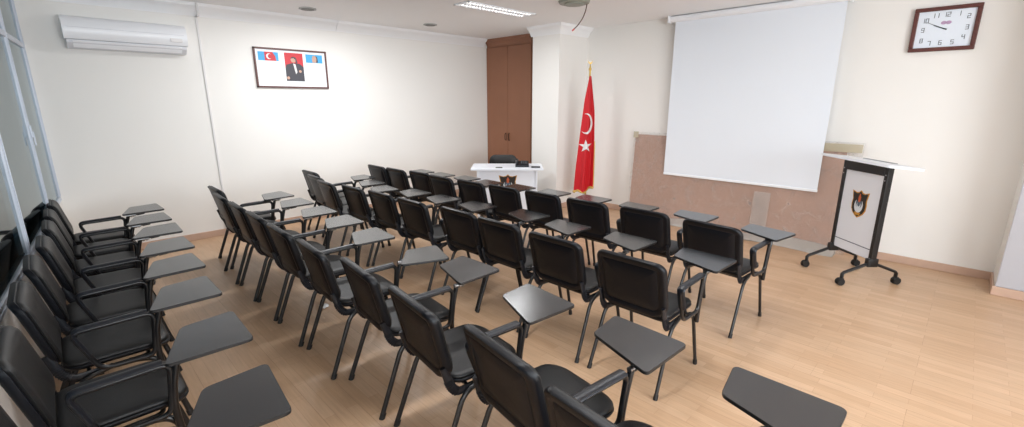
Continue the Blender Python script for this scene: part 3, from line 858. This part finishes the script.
# ------------------------------------------------------------------ the tablet chair
def make_chair():
    root = thing('tablet_chair', 'black chair', 'chair')
    HW = .235
    ZT = .415
    # legs: each its own mesh, straight tubes turning in under the seat
    for s in (1, -1):
        for xf, xt, xi in ((.035, .185, .31), (.575, .485, .37)):
            bm = bmesh.new()
            tube(bm, smoothpath([(xf, s * HW, 0.008), (xt, s * (HW - .010), ZT - .02), (xi, s * (HW - .022), ZT)], .075, 7), .0105, .0145, seg=10, up=Vector((0, 1, 0)))
            l = link('leg', bm, M['tube'], root, smooth=60)
            bm = bmesh.new(); tube(bm, [(xf, s * HW, 0), (xf + (xt - xf) * .08, s * (HW - .001), .032)], .013, .017, seg=10); link('foot_cap', bm, M['rubber'], l, smooth=40)
    # under-seat frame: one bent tube
    bm = bmesh.new()
    fr_ = smoothpath([(.22, -.20, ZT - .004), (.22, .20, ZT - .004), (.455, .20, ZT - .004), (.455, -.20, ZT - .004), (.22, -.20, ZT - .004)], .04, 5)
    tube(bm, fr_[:-1], .010, seg=8, closed=True, up=Vector((0, 0, 1)))
    link('seat_frame', bm, M['tube'], root, smooth=60)
    # seat: plastic pan + cushion
    def zs(x):      # waterfall profile, x relative to seat centre
        return .010 * math.cos((x + .02) * 7) - (max(0, x - .10) ** 2) * 1.1 + (max(0, -x - .12) ** 2) * 1.2
    f = lambda u, v, d: (.345 + u, v, .448 + d + zs(u))
    RS = [.11, .075, .075, .11]
    SWd, SD = .43, .43
    bm = bmesh.new()
    rings_mesh(bm, [ring(SD, SWd, RS, .12, -.027), ring(SD, SWd, RS, .03, -.026), ring(SD, SWd, RS, .006, -.016), ring(SD, SWd, RS, 0, -.002), ring(SD, SWd, RS, .004, .004), ring(SD, SWd, RS, .03, .004)], f)
    st_ = link('seat', bm, M['shell'], root, smooth=50)
    bm = bmesh.new()
    rings_mesh(bm, [ring(SD, SWd, RS, .02, .002), ring(SD, SWd, RS, .006, .006), ring(SD, SWd, RS, .004, .014), ring(SD, SWd, RS, .012, .023), ring(SD, SWd, RS, .035, .028), ring(SD, SWd, RS, .08, .028), ring(SD, SWd, RS, .14, .026)], f)
    link('seat_cushion', bm, M['leather'], st_, smooth=60)
    # backrest: u = y, v = up, d = thickness (rear negative). tilt: top leans back
    BW, BH = .452, .370
    zc = .650; tl = math.atan(.115 / .365)
    def fb(u, v, d):
        bow = .55 * u * u            # sides come forward
        dd = d + bow + .03 * math.sin((v + .19) * 5) 
        return (.056 - v * math.sin(tl) + dd * math.cos(tl) - .012, u, zc + v * math.cos(tl) + dd * math.sin(tl) * .3)
    RB = [.062, .062, .085, .085]
    bm = bmesh.new()
    rings_mesh(bm, [ring(BW, BH, RB, .16, -.016), ring(BW, BH, RB, .10, -.016), ring(BW, BH, RB, .052, -.014), ring(BW, BH, RB, .046, -.010), ring(BW, BH, RB, .040, -.014), ring(BW, BH, RB, .018, -.020), ring(BW, BH, RB, .005, -.016), ring(BW, BH, RB, 0, -.006), ring(BW, BH, RB, .0, .010), ring(BW, BH, RB, .008, .012), ring(BW, BH, RB, .04, .012)], fb)
    b = link('backrest', bm, M['shell'], root, smooth=55)
    bm = bmesh.new()
    rings_mesh(bm, [ring(BW, BH, RB, .02, .010), ring(BW, BH, RB, .008, .012), ring(BW, BH, RB, .006, .022), ring(BW, BH, RB, .016, .032), ring(BW, BH, RB, .04, .037), ring(BW, BH, RB, .09, .037), ring(BW, BH, RB, .15, .035)], fb)
    link('back_cushion', bm, M['leather'], b, smooth=60)
    # ribbed brackets hugging the lower side edges of the back and curling under the seat
    for s in (1, -1):
        pth = smoothpath([(.092, s * .212, .555), (.108, s * .213, .50), (.122, s * .212, .45), (.155, s * .212, .405), (.27, s * .205, .402)], .05, 8)
        bm = bmesh.new(); tube(bm, pth, .010, .021, seg=10, up=Vector((0, 1, 0)))
        for k in range(8, len(pth) - 6, 2):
            p = pth[k]; q = pth[k + 1]
            tube(bm, [p, p + (q - p) * .45], .013, .024, seg=10, up=Vector((0, 1, 0)))
        link('back_bracket', bm, M['plastic'], root, smooth=50)
    # armrest loop on the right side (local -y)
    ya = -.258
    bm = bmesh.new()
    loop = smoothpath([(.34, ya, .652), (.185, ya, .650), (.265, ya + .006, .430), (.475, ya + .006, .422), (.500, ya, .655), (.34, ya, .652)], .045, 6)
    tube(bm, loop[:-1], .012, .012, seg=8, closed=True)
    ar = link('armrest', bm, M['tube'], root, smooth=60)
    bm = bmesh.new()
    pad = smoothpath([(.235, ya, .52), (.185, ya, .660), (.26, ya, .664), (.475, ya, .668)], .035, 6)
    tube(bm, pad, .024, .010, seg=12)
    link('arm_pad', bm, M['plastic'], ar, smooth=60)
    # front support post, curved, from arm front to the front leg
    bm = bmesh.new()
    tube(bm, smoothpath([(.525, ya, .662), (.50, ya, .57), (.488, ya + .006, .45), (.497, ya + .012, .34)], .08, 6), .014, .014, seg=8)
    link('arm_post', bm, M['tube'], root, smooth=60)
    # hinge
    bm = bmesh.new()
    disc(bm, (.545, ya, .666), (1, 0, 0), .012, .07, 12)
    disc(bm, (.545, ya, .666), (1, 0, 0), .017, .014, 12)
    disc(bm, (.565, ya, .666), (1, 0, 0), .017, .008, 12)
    h = link('hinge', bm, M['steel'], root, smooth=40); h['label'] = 'bright steel hinge'
    # tablet: origin at hinge, own bracket as a sub-part
    fpts = [(-.075, -.085), (.245, -.095), (.255, .275), (.035, .245)]
    def rounded(pts, r=.028, n=5):
        out = []; m = len(pts)
        for i in range(m):
            a, b_, c = Vector(pts[i - 1]), Vector(pts[i]), Vector(pts[(i + 1) % m])
            p0 = b_ + (a - b_).normalized() * r; p1 = b_ + (c - b_).normalized() * r
            for k in range(n + 1):
                t = k / n; q = (1 - t) ** 2 * p0 + 2 * t * (1 - t) * b_ + t * t * p1
                out.append((q.x, q.y))
        return out
    o_ = rounded(fpts); cx = sum(p[0] for p in o_) / len(o_); cy_ = sum(p[1] for p in o_) / len(o_)
    def rg(k, z): return [(cx + (x - cx) * k, cy_ + (y - cy_) * k, z) for x, y in o_]
    bm = bmesh.new()
    rings_mesh(bm, [rg(.5, 0), rg(.985, 0), rg(1, .002), rg(1, .0125), rg(.985, .015), rg(.5, .015)], lambda x, y, z: (x, y, z), mis=[1, 1, 1, 1, 0])
    # top cap must take the laminate look
    for fce in bm.faces:
        c = fce.calc_center_median()
        fce.material_index = 0 if c.z > .0145 else 1
    tb = link('tablet', bm, [M['tablet'], M['edge']], root, smooth=30, loc=(.545, ya, .684))
    bm = bmesh.new()
    box(bm, .015, .20, .0, .05, -.014, 0, bev=.004)
    poly_prism(bm, [(.03, 0), (.13, 0), (.10, -.028), (.05, -.032)], lambda u, v, d: (u, .012 + d, v), 0, .016)
    box(bm, .0, .05, -.014, .03, -.022, 0, bev=.004)
    link('tablet_bracket', bm, M['black'], tb)
    return root

proto = make_chair()
rows = []
ORD = ['first', 'second', 'third', 'fourth', 'fifth', 'sixth', 'seventh', 'eighth', 'ninth', 'tenth']
# (x of back top, y of chair centre, yaw deg, tablet (dx, dy, rz deg, roll deg))
win = [(-.15, 5.67, 0, (.00, 0, 4, 0)), (-.17, 5.16, 0, (0, 0, 3, 0)), (-.18, 4.65, 0, (0, 0, 0, 0)), (-.205, 4.11, 0, (0, -.01, 3, 0)),
       (-.25, 3.60, 1, (0, -.02, 2, 0)), (-.285, 3.06, 0, (0, -.02, 2, 0)), (-.315, 2.43, 0, (0, -.02, 0, 0)), (-.36, 1.83, -2, (0, 0, -2, 0))]
r2 = [(1.055, 5.45, 0, (-0.08, 0, 6, 0)), (0.985, 4.96, -2, (-0.0, -0.01, 4, 0)), (0.985, 4.42, -2, (-0.0, 0.0, 2, 0)), (0.985, 3.91, -2, (0.0, 0, 0, 0)), (0.975, 3.37, -2, (-0.03, -0.03, -2, 0)), (0.975, 2.82, -4, (0.01, -0.08, -16, -3)), (1.01, 2.27, -6, (0.03, 0.03, 8, 0)), (0.985, 1.7, -7, (0.0, 0.0, 3, 0)), (0.99, 1.13, -8, (0.02, 0.0, 7, 0)), (0.92, 0.62, -5, (0.05, -0.09, 6, 0))]
r3 = [(2.210, 5.920, 0, (0, 0, 0, 0)), (2.100, 5.490, -3, (0, 0, 0, 0)), (2.020, 5.020, -3, (-.02, 0, -2, 0)), (2.090, 4.520, 0, (.03, .0, 2, 0)),
      (2.140, 4.030, 0, (.0, .0, 0, 0)), (2.160, 3.510, 0, (.02, .0, 2, 0)), (2.220, 2.910, 0, (.05, .0, 0, 0)), (2.210, 2.415, 0, (.0, .0, 1, 0)),
      (2.190, 1.850, 0, (.04, .0, 0, 0)), (2.20, 1.285, 0, (.02, 0, 0, 0))]
r4 = [(3.070, 5.790, 0, (0, 0, 0, 0)), (3.100, 5.340, 0, (0, 0, 0, 0)), (3.160, 4.870, 0, (0, 0, 0, 0)), (3.145, 4.410, 0, (0, 0, 0, 0)),
      (3.190, 3.910, 0, (0, 0, 0, 0)), (3.225, 3.410, 0, (0, 0, 0, 0)), (3.260, 2.900, 0, (0, 0, 0, 0)), (3.270, 2.370, 0, (0, 0, 0, 0)),
      (3.310, 1.820, 0, (0, 0, 0, 0)), (3.27, 1.25, -4, (-0.06, 0, -5, 0))]
ROWS = [(win, 'tablet chairs along the window wall', 'in the window row'),
        (r2, 'tablet chairs in the second row from the window', 'in the second row from the window'),
        (r3, 'tablet chairs in the third row from the window', 'in the third row from the window'),
        (r4, 'tablet chairs in the row nearest the screen', 'in the row nearest the screen')]
first = True
for L_, grp, where in ROWS:
    for i, (x, y, a, tb_) in enumerate(L_):
        c = proto if first else copy_tree(proto)
        first = False
        c.location = (x, y, 0); c.rotation_euler = (0, 0, math.radians(a))
        if i == 0: pos_ = 'nearest the long white wall'
        elif i == len(L_) - 1: pos_ = 'at its near end'
        else: pos_ = ORD[i] + ' from the far end'
        c['label'] = 'black chair ' + where + ', ' + pos_
        c['group'] = grp
        c['category'] = 'chair'
        for ch in c.children:
            if ch.name.startswith('tablet'):
                ch.location = (.545 + tb_[0], -.252 + tb_[1], .684)
                ch.rotation_euler = (math.radians(tb_[3]), 0, math.radians(tb_[2]))
